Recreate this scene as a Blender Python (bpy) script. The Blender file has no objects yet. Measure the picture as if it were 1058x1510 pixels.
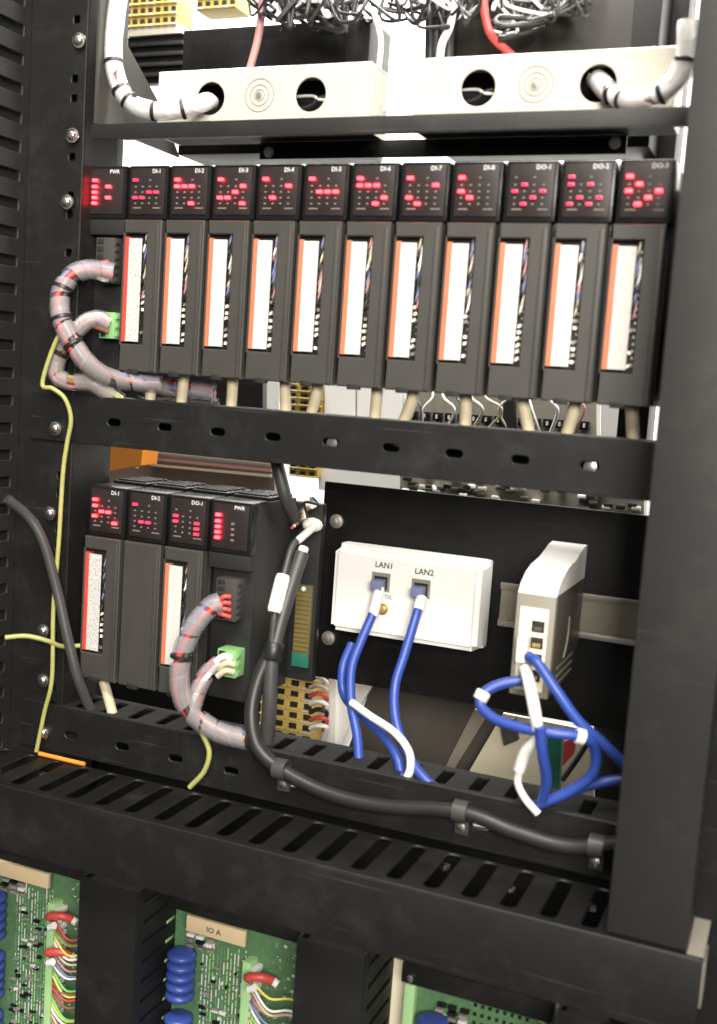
import bpy, bmesh, math, random
from mathutils import Vector, Matrix
random.seed(7)
SC = bpy.context.scene
COL = SC.collection
# ------------------------------------------------------------------ camera
CR = ((0.921128, 0.383256, 0.068099), (0.107419, -0.082119, -0.990817), (-0.374145, 0.919984, -0.116811))
CC = Vector((0.514617, -0.736845, 0.003122)); CF = 1611.13
cam_d = bpy.data.cameras.new('camera'); cam = bpy.data.objects.new('camera', cam_d); COL.objects.link(cam)
cam_d.sensor_fit = 'VERTICAL'; cam_d.sensor_height = 36; cam_d.lens = CF / 1510 * 36
cam_d.clip_start = 0.02; cam_d.clip_end = 50
_r, _u, _b = Vector(CR[0]), -Vector(CR[1]), -Vector(CR[2])
cam.matrix_world = Matrix(((_r.x, _u.x, _b.x, CC.x), (_r.y, _u.y, _b.y, CC.y), (_r.z, _u.z, _b.z, CC.z), (0, 0, 0, 1)))
SC.camera = cam
cam_d.dof.use_dof = True; cam_d.dof.focus_distance = 0.95; cam_d.dof.aperture_fstop = 5.0
# ------------------------------------------------------------------ light
W = bpy.data.worlds.new('World'); SC.world = W; W.use_nodes = True
W.node_tree.nodes['Background'].inputs[0].default_value = (1, .97, .93, 1)
W.node_tree.nodes['Background'].inputs[1].default_value = 0.16
def area(name, loc, tgt, sx, sy, power, col=(1, .95, .88)):
    l = bpy.data.lights.new(name, 'AREA'); l.shape = 'RECTANGLE'; l.size = sx; l.size_y = sy; l.energy = power; l.color = col
    o = bpy.data.objects.new(name, l); COL.objects.link(o); o.location = loc
    o.rotation_euler = (Vector(tgt) - Vector(loc)).to_track_quat('-Z', 'Y').to_euler(); return o
area('ceiling_light', (0.55, -0.95, 1.25), (0.25, 0, 0.0), 1.1, 0.35, 50)
area('room_light', (1.15, -1.75, 0.5), (0.25, 0, -.15), .8, 0.6, 66)
area('rear_ceiling_light', (0.2, 0.165, 1.0), (0.2, 0.36, -.1), 1.3, 0.14, 70, (1, .98, .95))
vs = SC.view_settings; vs.view_transform = 'Standard'; vs.look = 'None'; vs.exposure = 0; vs.gamma = 1

# ------------------------------------------------------------------ helpers
def at(u, v, y=None, x=None, z=None):
    a, b = (u - 529) / CF, (v - 755) / CF
    d = Vector(CR[0]) * a + Vector(CR[1]) * b + Vector(CR[2])
    if y is not None: t = (y - CC.y) / d.y
    elif x is not None: t = (x - CC.x) / d.x
    else: t = (z - CC.z) / d.z
    return CC + d * t
ORG = {}
def thing(name, label, cat, loc=(0, 0, 0), group=None):
    o = bpy.data.objects.new(name, None); COL.objects.link(o); o.location = loc; o.empty_display_size = .01
    o['label'] = label; o['category'] = cat
    if group: o['group'] = group
    ORG[o.name] = Vector(loc); return o
def obj(name, mesh, parent=None, loc=(0, 0, 0)):
    o = bpy.data.objects.new(name, mesh); COL.objects.link(o); o.parent = parent; o.location = loc
    if parent: ORG[o.name] = ORG.get(parent.name, Vector((0, 0, 0)))
    else: ORG[o.name] = Vector(loc)
    return o
class MB:
    def __init__(s): s.v = []; s.f = []; s.m = []; s.mats = []; s.cur = 0
    def mat(s, m):
        if m not in s.mats: s.mats.append(m)
        s.cur = s.mats.index(m); return s
    def add(s, V, F):
        n = len(s.v); s.v += [Vector(p) for p in V]
        for f in F: s.f.append([n + i for i in f]); s.m.append(s.cur)
        return s
    def box(s, x0, x1, y0, y1, z0, z1, bev=0.0):
        if bev <= 0:
            V = [(x, y, z) for z in (z0, z1) for y in (y0, y1) for x in (x0, x1)]
            return s.add(V, [(0, 2, 3, 1), (4, 5, 7, 6), (0, 1, 5, 4), (2, 6, 7, 3), (0, 4, 6, 2), (1, 3, 7, 5)])
        bm = bmesh.new(); bmesh.ops.create_cube(bm, size=1)
        for v in bm.verts: v.co = Vector(((x0 + x1) / 2 + v.co.x * (x1 - x0), (y0 + y1) / 2 + v.co.y * (y1 - y0), (z0 + z1) / 2 + v.co.z * (z1 - z0)))
        bmesh.ops.bevel(bm, geom=bm.edges[:], offset=bev, segments=2, affect='EDGES', profile=.6)
        return s.addbm(bm)
    def addbm(s, bm):
        bm.verts.index_update()
        s.add([v.co.copy() for v in bm.verts], [[v.index for v in f.verts] for f in bm.faces]); bm.free(); return s
    def cyl(s, c, ax, r, h, n=16, r2=None):
        c = Vector(c); ax = Vector(ax).normalized(); r2 = r if r2 is None else r2
        a = ax.orthogonal().normalized(); b = ax.cross(a); V = []
        for k, (rr, d) in enumerate(((r, 0), (r2, h))):
            for i in range(n):
                t = 2 * math.pi * i / n; V.append(c + ax * d + (a * math.cos(t) + b * math.sin(t)) * rr)
        F = [(i, (i + 1) % n, n + (i + 1) % n, n + i) for i in range(n)]
        return s.add(V, F + [list(range(n))[::-1], list(range(n, 2 * n))])
    def lathe(s, c, ax, prof, n=20):
        c = Vector(c); ax = Vector(ax).normalized(); a = ax.orthogonal().normalized(); b = ax.cross(a); V = []; F = []
        for (r, d) in prof:
            for i in range(n):
                t = 2 * math.pi * i / n; V.append(c + ax * d + (a * math.cos(t) + b * math.sin(t)) * r)
        for k in range(len(prof) - 1):
            for i in range(n): F.append((k * n + i, k * n + (i + 1) % n, (k + 1) * n + (i + 1) % n, (k + 1) * n + i))
        F.append(list(range(n))[::-1]); F.append(list(range((len(prof) - 1) * n, len(prof) * n)))
        return s.add(V, F)
    def tube(s, pts, r, n=10, res=8, caps=True):
        P = spline(pts, res); fr = frames(P); V = []; F = []
        for p, (t, a, b) in zip(P, fr):
            for i in range(n):
                q = 2 * math.pi * i / n; V.append(p + (a * math.cos(q) + b * math.sin(q)) * r)
        for k in range(len(P) - 1):
            for i in range(n): F.append((k * n + i, k * n + (i + 1) % n, (k + 1) * n + (i + 1) % n, (k + 1) * n + i))
        if caps: F.append(list(range(n))[::-1]); F.append(list(range((len(P) - 1) * n, len(P) * n)))
        return s.add(V, F)
    def prism(s, poly, d):
        d = Vector(d); n = len(poly); V = [Vector(p) for p in poly] + [Vector(p) + d for p in poly]
        return s.add(V, [list(range(n)), list(range(n, 2 * n))[::-1]] + [(i, n + i, n + (i + 1) % n, (i + 1) % n) for i in range(n)])
    def mesh(s, name, off=Vector((0, 0, 0)), smooth=None):
        me = bpy.data.meshes.new(name); me.from_pydata([v - off for v in s.v], [], s.f)
        for m in s.mats: me.materials.append(m)
        if s.mats: me.polygons.foreach_set('material_index', s.m)
        bm = bmesh.new(); bm.from_mesh(me); bmesh.ops.recalc_face_normals(bm, faces=bm.faces[:]); bm.to_mesh(me); bm.free()
        if smooth:
            me.polygons.foreach_set('use_smooth', [True] * len(me.polygons))
            me.set_sharp_from_angle(angle=math.radians(smooth))
        me.update(); return me
    def build(s, name, m, parent=None, smooth=40, local=False):
        off = Vector((0, 0, 0)) if (parent is None or local) else ORG[parent.name]
        me = s.mesh(name, off, smooth)
        if m is not None and not me.materials: me.materials.append(m)
        return obj(name, me, parent)
def spline(pts, res=8):
    P = [Vector(p) for p in pts]
    if len(P) < 3: return P
    Q = [P[0] * 2 - P[1]] + P + [P[-1] * 2 - P[-2]]; out = []
    for i in range(1, len(Q) - 2):
        p0, p1, p2, p3 = Q[i - 1:i + 3]
        for k in range(res):
            t = k / res
            out.append(.5 * ((2 * p1) + (p2 - p0) * t + (2 * p0 - 5 * p1 + 4 * p2 - p3) * t * t + (3 * p1 - p0 - 3 * p2 + p3) * t ** 3))
    out.append(P[-1].copy()); return out
def frames(P):
    fr = []; a = None
    for i in range(len(P)):
        t = (P[min(i + 1, len(P) - 1)] - P[max(i - 1, 0)]).normalized()
        if a is None: a = t.orthogonal().normalized()
        else:
            a = a - t * a.dot(t); a = a.normalized() if a.length > 1e-6 else t.orthogonal().normalized()
        fr.append((t, a, t.cross(a)))
    return fr
def slot(cx, cy, lx, ly, n=6):          # rounded slot outline
    if lx >= ly:
        r = ly / 2; e = lx / 2 - r
        return [(cx + e + r * math.sin(math.pi * i / n), cy - r * math.cos(math.pi * i / n)) for i in range(n + 1)] + \
               [(cx - e - r * math.sin(math.pi * i / n), cy + r * math.cos(math.pi * i / n)) for i in range(n + 1)]
    return [(cx + (y - cy), cy + (x - cx)) for x, y in slot(cx, cy, ly, lx, n)]
def rslot(cx, cy, lx, ly, r, n=4):      # rounded rectangle
    o = []
    for (sx, sy, a0) in ((1, 1, 0), (-1, 1, 90), (-1, -1, 180), (1, -1, 270)):
        for i in range(n + 1):
            a = math.radians(a0 + 90 * i / n); o.append((cx + sx * (lx / 2 - r) + r * math.cos(a), cy + sy * (ly / 2 - r) + r * math.sin(a)))
    return o
def circ(cx, cy, r, n=28): return [(cx + r * math.cos(2 * math.pi * i / n), cy + r * math.sin(2 * math.pi * i / n)) for i in range(n)]
def rect(a0, a1, b0, b1): return [(a0, b0), (a1, b0), (a1, b1), (a0, b1)]
def plate(outer, holes, plane, d0, d1, bev=0.0004):
    """sheet with real cut-outs; plane 'xz' (d along y), 'xy' (d along z), 'yz' (d along x)"""
    def mp(a, b, d): return Vector((a, d, b)) if plane == 'xz' else Vector((a, b, d)) if plane == 'xy' else Vector((d, a, b))
    bm = bmesh.new(); loops = []
    for lp in [outer] + holes:
        vs_ = [bm.verts.new(mp(a, b, d0)) for a, b in lp]
        for i in range(len(vs_)): bm.edges.new((vs_[i], vs_[(i + 1) % len(vs_)]))
        loops.append(vs_)
    bmesh.ops.triangle_fill(bm, use_beauty=True, use_dissolve=False, edges=bm.edges[:])
    bm.verts.ensure_lookup_table(); bm.verts.index_update()
    dv = mp(0, 0, d1) - mp(0, 0, d0)
    base = [f for f in bm.faces]; m = {v: bm.verts.new(v.co + dv) for v in list(bm.verts)}
    for f in base: bm.faces.new([m[v] for v in reversed(f.verts)])
    sharp = []
    for vs_ in loops:
        for i in range(len(vs_)):
            a, b = vs_[i], vs_[(i + 1) % len(vs_)]
            bm.faces.new((a, b, m[b], m[a]))
    bmesh.ops.recalc_face_normals(bm, faces=bm.faces[:])
    if bev:
        es = [e for e in bm.edges if len(e.link_faces) == 2 and e.calc_face_angle(0) > 1.2 and abs((e.verts[0].co - e.verts[1].co).normalized().dot(dv.normalized())) < .5]
        bmesh.ops.bevel(bm, geom=es, offset=bev, segments=1, affect='EDGES')
    return bm
# ------------------------------------------------------------------ materials
def mat(name, col, rough=.5, metal=0., spec=.5, noise=0., nscale=60., bump=0., bscale=400., rvar=0.1, emit=None, estr=0., coat=0., alpha=1., trans=0., sss=0.):
    m = bpy.data.materials.new(name); m.use_nodes = True; nt = m.node_tree; b = nt.nodes['Principled BSDF']
    def si(k, v):
        if k in b.inputs: b.inputs[k].default_value = v
    si('Base Color', (*col, 1)); si('Roughness', rough); si('Metallic', metal); si('Specular IOR Level', spec); si('Coat Weight', coat); si('Coat Roughness', .15)
    si('Transmission Weight', trans); si('Alpha', alpha)
    if emit: si('Emission Color', (*emit, 1)); si('Emission Strength', estr)
    tc = nt.nodes.new('ShaderNodeTexCoord')
    if noise or rvar:
        n = nt.nodes.new('ShaderNodeTexNoise'); n.inputs['Scale'].default_value = nscale; n.inputs['Detail'].default_value = 5; nt.links.new(tc.outputs['Object'], n.inputs['Vector'])
        if noise:
            mx = nt.nodes.new('ShaderNodeMix'); mx.data_type = 'RGBA'
            mx.inputs['A'].default_value = (*[c * (1 - noise) for c in col], 1); mx.inputs['B'].default_value = (*[min(1, c * (1 + noise)) for c in col], 1)
            nt.links.new(n.outputs['Fac'], mx.inputs['Factor']); nt.links.new(mx.outputs['Result'], b.inputs['Base Color'])
        mr = nt.nodes.new('ShaderNodeMapRange'); mr.inputs['To Min'].default_value = max(.02, rough - rvar); mr.inputs['To Max'].default_value = min(1, rough + rvar)
        nt.links.new(n.outputs['Fac'], mr.inputs['Value']); nt.links.new(mr.outputs['Result'], b.inputs['Roughness'])
    if bump:
        n2 = nt.nodes.new('ShaderNodeTexNoise'); n2.inputs['Scale'].default_value = bscale; n2.inputs['Detail'].default_value = 3; nt.links.new(tc.outputs['Object'], n2.inputs['Vector'])
        bp = nt.nodes.new('ShaderNodeBump'); bp.inputs['Strength'].default_value = bump; bp.inputs['Distance'].default_value = .001
        nt.links.new(n2.outputs['Fac'], bp.inputs['Height']); nt.links.new(bp.outputs['Normal'], b.inputs['Normal'])
    return m
def dusty(m, amt=.35, col=(.30, .28, .25), scale=25.):
    """patchy dust: specks and smears with their own shape"""
    nt = m.node_tree; b = nt.nodes['Principled BSDF']; lk = [l for l in nt.links if l.to_socket == b.inputs['Base Color']]
    tc = nt.nodes.new('ShaderNodeTexCoord'); n = nt.nodes.new('ShaderNodeTexNoise'); n.inputs['Scale'].default_value = scale; n.inputs['Detail'].default_value = 8; n.inputs['Roughness'].default_value = .7
    nt.links.new(tc.outputs['Object'], n.inputs['Vector'])
    r = nt.nodes.new('ShaderNodeMapRange'); r.inputs['From Min'].default_value = .5; r.inputs['From Max'].default_value = .85; r.inputs['To Max'].default_value = amt * .16
    nt.links.new(n.outputs['Fac'], r.inputs['Value'])
    mx = nt.nodes.new('ShaderNodeMix'); mx.data_type = 'RGBA'; mx.inputs['B'].default_value = (*col, 1)
    if lk: nt.links.new(lk[0].from_socket, mx.inputs['A'])
    else: mx.inputs['A'].default_value = b.inputs['Base Color'].default_value
    nt.links.new(r.outputs['Result'], mx.inputs['Factor'])
    mp = nt.nodes.new('ShaderNodeMapping'); mp.inputs['Rotation'].default_value = (.5, .35, .6); mp.inputs['Scale'].default_value = (9, 9, 520); nt.links.new(tc.outputs['Object'], mp.inputs[0])
    n2 = nt.nodes.new('ShaderNodeTexNoise'); n2.inputs['Scale'].default_value = 1.; n2.inputs['Detail'].default_value = 1; nt.links.new(mp.outputs[0], n2.inputs['Vector'])
    r2 = nt.nodes.new('ShaderNodeMapRange'); r2.inputs['From Min'].default_value = .72; r2.inputs['From Max'].default_value = .80; r2.inputs['To Max'].default_value = amt * .45; nt.links.new(n2.outputs['Fac'], r2.inputs['Value'])
    mx2 = nt.nodes.new('ShaderNodeMix'); mx2.data_type = 'RGBA'; mx2.inputs['B'].default_value = (.16, .155, .15, 1); nt.links.new(mx.outputs['Result'], mx2.inputs['A']); nt.links.new(r2.outputs['Result'], mx2.inputs['Factor'])
    nt.links.new(mx2.outputs['Result'], b.inputs['Base Color']); return m
M = {}
M['steel'] = dusty(mat('black_powder_coat', (.0075, .0075, .0072), .5, spec=.32, noise=.06, nscale=30, bump=.15, bscale=900))
M['post'] = dusty(mat('charcoal_post_paint', (.0125, .0120, .0112), .55, spec=.4, noise=.05, nscale=14, bump=.15, bscale=900), .3)
M['panel'] = dusty(mat('black_panel_paint', (.0055, .0053, .0050), .45, spec=.3, noise=.15, nscale=20, bump=.1, bscale=900), .2)
M['plastic'] = dusty(mat('grey_module_plastic', (.040, .0375, .033), .5, noise=.08, nscale=40, bump=.12, bscale=1400), .25)
M['plastic_dark'] = mat('dark_module_plastic', (.016, .0155, .015), .45, noise=.1, bump=.12, bscale=1400)
M['gloss'] = mat('black_gloss_plastic', (.007, .007, .007), .28, noise=.1, bump=.05, bscale=500)
M['window'] = mat('smoked_window', (.019, .0145, .014), .38, noise=.3, nscale=35)
M['void'] = mat('black_recess', (.008, .008, .008), .7)
M['orange'] = mat('orange_strip', (.50, .15, .075), .5, noise=.12, nscale=120)
M['red_strip'] = mat('red_strip', (.50, .05, .035), .5, noise=.12, nscale=120)
M['cream'] = mat('cream_steel', (.50, .47, .39), .34, noise=.1, nscale=8, rvar=.12)
M['white'] = mat('white_plastic', (.80, .785, .74), .38, noise=.02)
M['ivory'] = mat('ivory_plastic', (.76, .69, .50), .45, noise=.04)
M['ivory_dk'] = mat('grey_beige_plastic', (.22, .205, .165), .5, noise=.05)
M['brown'] = mat('grey_brown_plastic', (.07, .061, .05), .5, noise=.08)
M['umber'] = mat('dark_umber_paint', (.016, .013, .011), .45, noise=.2, nscale=25)
M['sienna'] = mat('brown_beige_plastic', (.15, .11, .085), .5, noise=.2, nscale=50)
M['olive'] = mat('olive_contact_board', (.10, .095, .04), .45, noise=.2)
M['pcb_light'] = mat('pcb_trace', (.13, .27, .15), .45, noise=.2)
M['zinc'] = mat('zinc_steel', (.62, .58, .50), .35, metal=.85, noise=.08)
M['bolt'] = mat('nickel_bolt', (.75, .73, .68), .25, metal=1.)
M['rail'] = mat('din_rail_steel', (.36, .32, .25), .4, metal=.35, noise=.08)
M['green'] = mat('green_terminal', (.19, .39, .15), .45, noise=.08)
M['pale_green'] = mat('pale_green_terminal', (.33, .55, .25), .45, noise=.1)
M['pcb'] = mat('green_pcb', (.080, .165, .075), .4, noise=.4, nscale=180)
M['blue'] = mat('blue_cable_jacket', (.026, .06, .29), .4, noise=.06)
M['bluecap'] = mat('blue_coil', (.035, .065, .28), .35, noise=.12)
M['whitecable'] = mat('white_cable_jacket', (.75, .74, .70), .45)
M['blackcable'] = mat('black_cable_jacket', (.016, .0155, .015), .45, noise=.12)
M['greycable'] = mat('grey_cable_jacket', (.045, .044, .042), .45, noise=.1)
M['beige'] = mat('beige_cable_jacket', (.50, .43, .29), .5, noise=.08)
M['yg'] = mat('yellow_green_wire', (.34, .34, .11), .45, noise=.2, nscale=90)
M['redw'] = mat('red_wire', (.50, .06, .05), .45)
M['bluew'] = mat('blue_grey_wire', (.15, .17, .30), .45)
M['pinkw'] = mat('pink_wire', (.40, .19, .18), .45)
M['brownw'] = mat('brown_wire', (.25, .10, .04), .45)
M['yellow'] = mat('yellow_terminal', (.50, .36, .10), .5, noise=.15)
M['yelloww'] = mat('yellow_wire', (.70, .62, .10), .45)
M['greenw'] = mat('green_wire', (.15, .50, .12), .45)
M['orangebox'] = mat('orange_plastic', (.75, .27, .035), .45, noise=.05)
M['tie'] = mat('black_tie', (.012, .012, .012), .4)
M['gold'] = mat('gold_contact', (.72, .50, .16), .3, metal=.8)
M['tan'] = mat('tan_tag', (.58, .45, .27), .5, noise=.08)
M['tealpcb'] = mat('teal_board', (.02, .13, .09), .4, noise=.1)
M['wall'] = mat('white_wall', (.82, .81, .79), .7, noise=.02, nscale=4)
M['ledoff'] = mat('led_unlit', (.16, .14, .12), .3)
M['led'] = mat('led_bright', (.3, .02, .02), .3, emit=(1, .0125, .018), estr=30.)
M['led_dim'] = mat('led_dim', (.3, .02, .04), .3, emit=(1, .045, .11), estr=1.8)
M['ink'] = mat('black_ink', (.03, .03, .03), .6)
M['print'] = mat('white_print', (.62, .60, .57), .6)
M['redled'] = mat('led_mid', (.3, .02, .02), .3, emit=(1, .05, .06), estr=2.2)
def paper_mat(name, dens):
    m = mat(name, (.53, .51, .475), .65); nt = m.node_tree; b = nt.nodes['Principled BSDF']
    tc = nt.nodes.new('ShaderNodeTexCoord'); mp = nt.nodes.new('ShaderNodeMapping'); mp.inputs['Scale'].default_value = (900, 10, 420); nt.links.new(tc.outputs['Object'], mp.inputs[0])
    n = nt.nodes.new('ShaderNodeTexNoise'); n.inputs['Scale'].default_value = 1.; n.inputs['Detail'].default_value = 2; nt.links.new(mp.outputs[0], n.inputs['Vector'])
    r = nt.nodes.new('ShaderNodeMapRange'); r.inputs['From Min'].default_value = .64 - dens * .12; r.inputs['From Max'].default_value = .72
    nt.links.new(n.outputs['Fac'], r.inputs['Value'])
    mx = nt.nodes.new('ShaderNodeMix'); mx.data_type = 'RGBA'; mx.inputs['A'].default_value = (.53, .51, .475, 1); mx.inputs['B'].default_value = (.13, .13, .14, 1)
    nt.links.new(r.outputs['Result'], mx.inputs['Factor']); nt.links.new(mx.outputs['Result'], b.inputs['Base Color']); return m
M['paper'] = paper_mat('label_paper', 0.12); M['paper_ink'] = paper_mat('printed_label_paper', 1.2)
def wrap_mat(name, col, a):
    m = bpy.data.materials.new(name); m.use_nodes = True; nt = m.node_tree; b = nt.nodes['Principled BSDF']
    b.inputs['Base Color'].default_value = (*col, 1); b.inputs['Roughness'].default_value = .32; b.inputs['Alpha'].default_value = a; return m
M['wrap'] = wrap_mat('clear_spiral_wrap', (.40, .375, .385), .32)
M['wrapw'] = wrap_mat('milky_spiral_wrap', (.80, .79, .77), .5)

def text(name, s, size, loc, m, parent, rot=(math.pi / 2, 0, 0), align='CENTER'):
    cu = bpy.data.curves.new(name, 'FONT'); cu.body = s; cu.size = size; cu.align_x = align; cu.align_y = 'CENTER'; cu.extrude = .00004; cu.resolution_u = 2; cu.offset = size * .012
    t = bpy.data.objects.new('tmp', cu); COL.objects.link(t); bpy.context.view_layer.update()
    me = bpy.data.meshes.new_from_object(t.evaluated_get(bpy.context.evaluated_depsgraph_get())); bpy.data.objects.remove(t)
    me.materials.clear(); me.materials.append(m)
    o = obj(name, me, parent, Vector(loc) - (ORG[parent.name] if parent else Vector((0, 0, 0)))); o.rotation_euler = rot; return o
YB = -.012                                        # plane of the bracket fronts
# ================================================================== SETTING
b = MB().box(-1.6, 2.4, .80, .84, -1.2, 1.4); o = b.build('back_wall', M['wall']); o['kind'] = 'structure'
# ------------------------------------------------------------------ rack
rk = thing('equipment_rack', 'black steel equipment rack frame with tall uprights and screw holes', 'rack', (-.06, -.01, -.75))
holes = [rslot(-.0445, .2825 - .0148 * k, .0058, .0058, .0008, 1) for k in range(43) if (k % 3)]
up = MB().addbm(plate(rect(-.0899, -.0342, -.372, .5), holes, 'xz', -.010, -.0075)).box(-.0367, -.0342, -.0073, .035, -.372, .5).build('upright', M['steel'], rk)
MB().box(-.0899, -.0369, .004, .006, -.372, .5).build('upright_backing', M['void'], rk)
SH = [rslot(-.056, .2808 - .0222 * k, .074, .0085, .0015, 2) for k in range(29)]
sd = MB().addbm(plate(rect(-.17, -.0103, -.372, .5), SH, 'yz', -.0895, -.0872)).build('slotted_side_duct', M['post'], rk)
MB().box(-.16, -.094, -.17, -.0105, -.372, .5).build('duct_inside', M['void'], rk)
MB().box(.4308, .479, -.079, -.03, -.322, .5, .0012).build('upright', M['post'], rk)
MB().box(.4312, .4330, -.0298, .145, -.372, .168, .0003).build('reflection_blocker', M['panel'], rk)  # unseen plate, added to keep wall reflections off the last module's side
MB().box(.437, .475, -.074, -.03, -.75, -.384, .001).build('upright', M['steel'], rk)
MB().box(.4762, .60, -.0295, -.015, -.75, .5, .001).build('side_cover', M['steel'], rk)
MB().box(.3712, .395, .15, .19, -.07, .5, .0008).build('rear_upright', M['steel'], rk)
MB().box(-.062, -.0455, .0355, .06, -.372, .5, .0008).build('rear_upright', M['panel'], rk)
def bolt(p, parent, r=.0058, ax=(0, -1, 0)):
    m = MB().lathe(p, ax, [(r, 0), (r, .0012), (r * .72, .0014), (r * .68, .003), (r * .5, .0042), (r * .22, .0045)], 18)
    m.build('bolt', M['bolt'], parent)
for (u, v) in ((118, 60), (108, 200), (100, 298), (83, 632), (75, 757), (65, 930), (65, 1003), (65, 1080)):
    p = at(u, v, y=-.0125); bolt((p.x, -.0125, p.z), rk)
# ------------------------------------------------------------------ top shelf
sh = thing('rack_shelf', 'black rack shelf with grey side gusset above the long module row', 'shelf', (.2, 0, .18))
MB().box(-.026, .4306, YB, YB + .002, .1765, .188, .0005).build('front_lip', M['post'], sh)
MB().box(-.026, .4306, YB + .0022, .034, .1862, .188).build('deck', M['steel'], sh)
def onx(pl, x): return [at(u, v, x=x) for u, v in pl]
g = [Vector((-.0215, YB, .1885)), Vector((-.0215, YB, .34)), Vector((-.0215, .012, .34)), at(185, 60, x=-.0215), at(235, 152, x=-.0215), Vector((-.0215, .11, .1885))]
MB().prism(g, (-.002, 0, 0)).build('side_gusset', M['plastic'], sh)
# black crossbar behind the long row
cb = thing('crossbar', 'flat black bar with a bright bolt at each end above the long module row', 'bar', (.2, .06, .18))
bh = [at(u, v, y=.06) for u, v in ((397, 226), (907, 213))]
MB().box(at(384, 215, y=.06).x, at(925, 205, y=.06).x, .06, .062, at(640, 231, y=.06).z, .1882, .0003).build('bar', M['panel'], cb)
for p in bh: MB().lathe((p.x, .0599, p.z + .0008), (0, -1, 0), [(.0044, 0), (.0042, .0012), (.0028, .0024), (.001, .0028)], 16).build('bolt', M['white'], cb)
# ------------------------------------------------------------------ cream enclosures
def enclosure(x0, x1, hs, knob, label):
    t = thing('steel_enclosure', label, 'metal box', ((x0 + x1) / 2, .03, .188), 'cream boxes on the top shelf')
    z0, z1 = .1884, .2375
    MB().addbm(plate(rect(x0, x1, z0, z1), [circ(h, .2155, .0125) for h in hs], 'xz', .03, .032, .0006)).build('front_panel', M['cream'], t)
    MB().box(x0, x1, .0322, .0655, z1 - .0015, z1, .0003).build('top_panel', M['cream'], t)
    MB().box(x0, x0 + .0015, .0322, .0655, z0, z1 - .0017).build('side_panel', M['cream'], t)
    MB().box(x1 - .0015, x1, .0322, .0655, z0, z1 - .0017).build('side_panel', M['cream'], t)
    MB().box(x0 + .002, x1 - .002, .064, .0655, z0, z1 - .002).build('rear_panel', M['void'], t)
    MB().box(x0 + .002, x1 - .002, .0345, .0638, z0, z0 + .001).build('bottom_panel', M['void'], t)
    kx, kz = knob, .2165
    for r in (.0122, .0078, .0042):
        n = 28; mb = MB()
        V = []; F = []
        for i in range(n):
            a = 2 * math.pi * i / n
            for k in range(6):
                c = 2 * math.pi * k / 6; rr = r + .0005 * math.cos(c)
                V.append((kx + rr * math.cos(a), .0299 + .0005 * math.sin(c), kz + rr * math.sin(a)))
        for i in range(n):
            for k in range(6): F.append((i * 6 + k, i * 6 + (k + 1) % 6, ((i + 1) % n) * 6 + (k + 1) % 6, ((i + 1) % n) * 6 + k))
        mb.add(V, F).build('knockout_ring', M['rail'], t)
    MB().lathe((kx, .0299, kz), (0, -1, 0), [(.0026, 0), (.0026, .001), (.0012, .0012)], 14).build('knockout_screw', M['zinc'], t)
    w = MB()
    for k, (dz, m) in enumerate(((.003, 'whitecable'), (-.004, 'greycable'))):
        h = hs[1] if x0 < .1 else hs[0]
        w.mat(M[m]).tube([(h - .03, .052, .2155 + dz * 1.5), (h - .006, .045, .2155 + dz), (h + .004, .042, .2155 - dz * .3), (h + .03, .05, .2175 - dz)], .0012, 8)
    o = w.build('inside_wire', None, t); return t
enclosure(.006, .1888, (.054, .1406), .0975, 'cream steel box whose right hole shows two loose wires')
enclosure(.2236, .4075, (.2714, .3559), .3128, 'cream steel box beside the right upright, with a white wrapped cable')
# black power units standing behind
def power_unit(pl, y, lab):
    P = [at(u, v, y=y) for u, v in pl]; xs = [p.x for p in P]; zs = [p.z for p in P]
    t = thing('power_unit', lab, 'power supply', ((min(xs) + max(xs)) / 2, y, .19), 'black units behind the cream boxes')
    MB().box(min(xs), max(xs), y, y + .045, .1885, max(zs), .002).build('case', M['panel'], t)
    MB().box(min(xs) + .01, max(xs) - .02, y - .001, y - .0002, .25, max(zs) - .012, .0003).build('cover_plate', M['umber' if pl[0][0] > 600 else 'gloss'], t)
    return t
power_unit([(268, 100), (548, 26)], .10, 'small black power unit behind the cream box with two loose wires')
power_unit([(655, 90), (985, -70)], .10, 'tall black power unit behind the cream box by the right upright')
# ------------------------------------------------------------------ brackets
def bracket(zt, h, oval_z, ovals, label, name, back, slots=None, x1=.4306):
    t = thing(name, label, 'bracket', (.2, YB, zt - h))
    MB().addbm(plate(rect(-.074, x1, zt - h, zt), [slot(x, oval_z, .0125, .0058) for x in ovals], 'xz', YB, YB + .002, .0005)).build('front_flange', M['steel'], t)
    hs = slots or []
    MB().addbm(plate(rect(-.034, x1, YB + .0022, back), hs, 'xy', zt - .002, zt, .0004)).build('top_flange', M['post' if slots else 'steel'], t)
    MB().box(-.034, x1, back - .0022, back - .0004, zt - h + .002, zt - .0024).build('rear_web', M['panel'], t)
    return t
OV = [.0066 + .0469 * k for k in range(-1, 9)]
br1 = bracket(-.0215, .0385, -.0407, OV[1:], 'black channel with oval holes under the long module row', 'mounting_bracket', .03)
for k in (4, 8):
    MB().lathe((OV[1 + k], YB + .0035, -.0415), (0, -1, 0), [(.0045, 0), (.0042, .0012), (.002, .0018)], 14).build('bolt', M['bolt'], br1)
OV2 = [-.0226 + .0503 * k for k in range(0, 9)]
SL2 = [rslot(-.022 + .0263 * k, .0095, .0095, .030, .002, 2) for k in range(0, 17)]
br2 = bracket(-.2787, .040, -.3015, OV2, 'black slotted shelf channel under the short module row', 'mounting_bracket', .0315, SL2)
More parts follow.
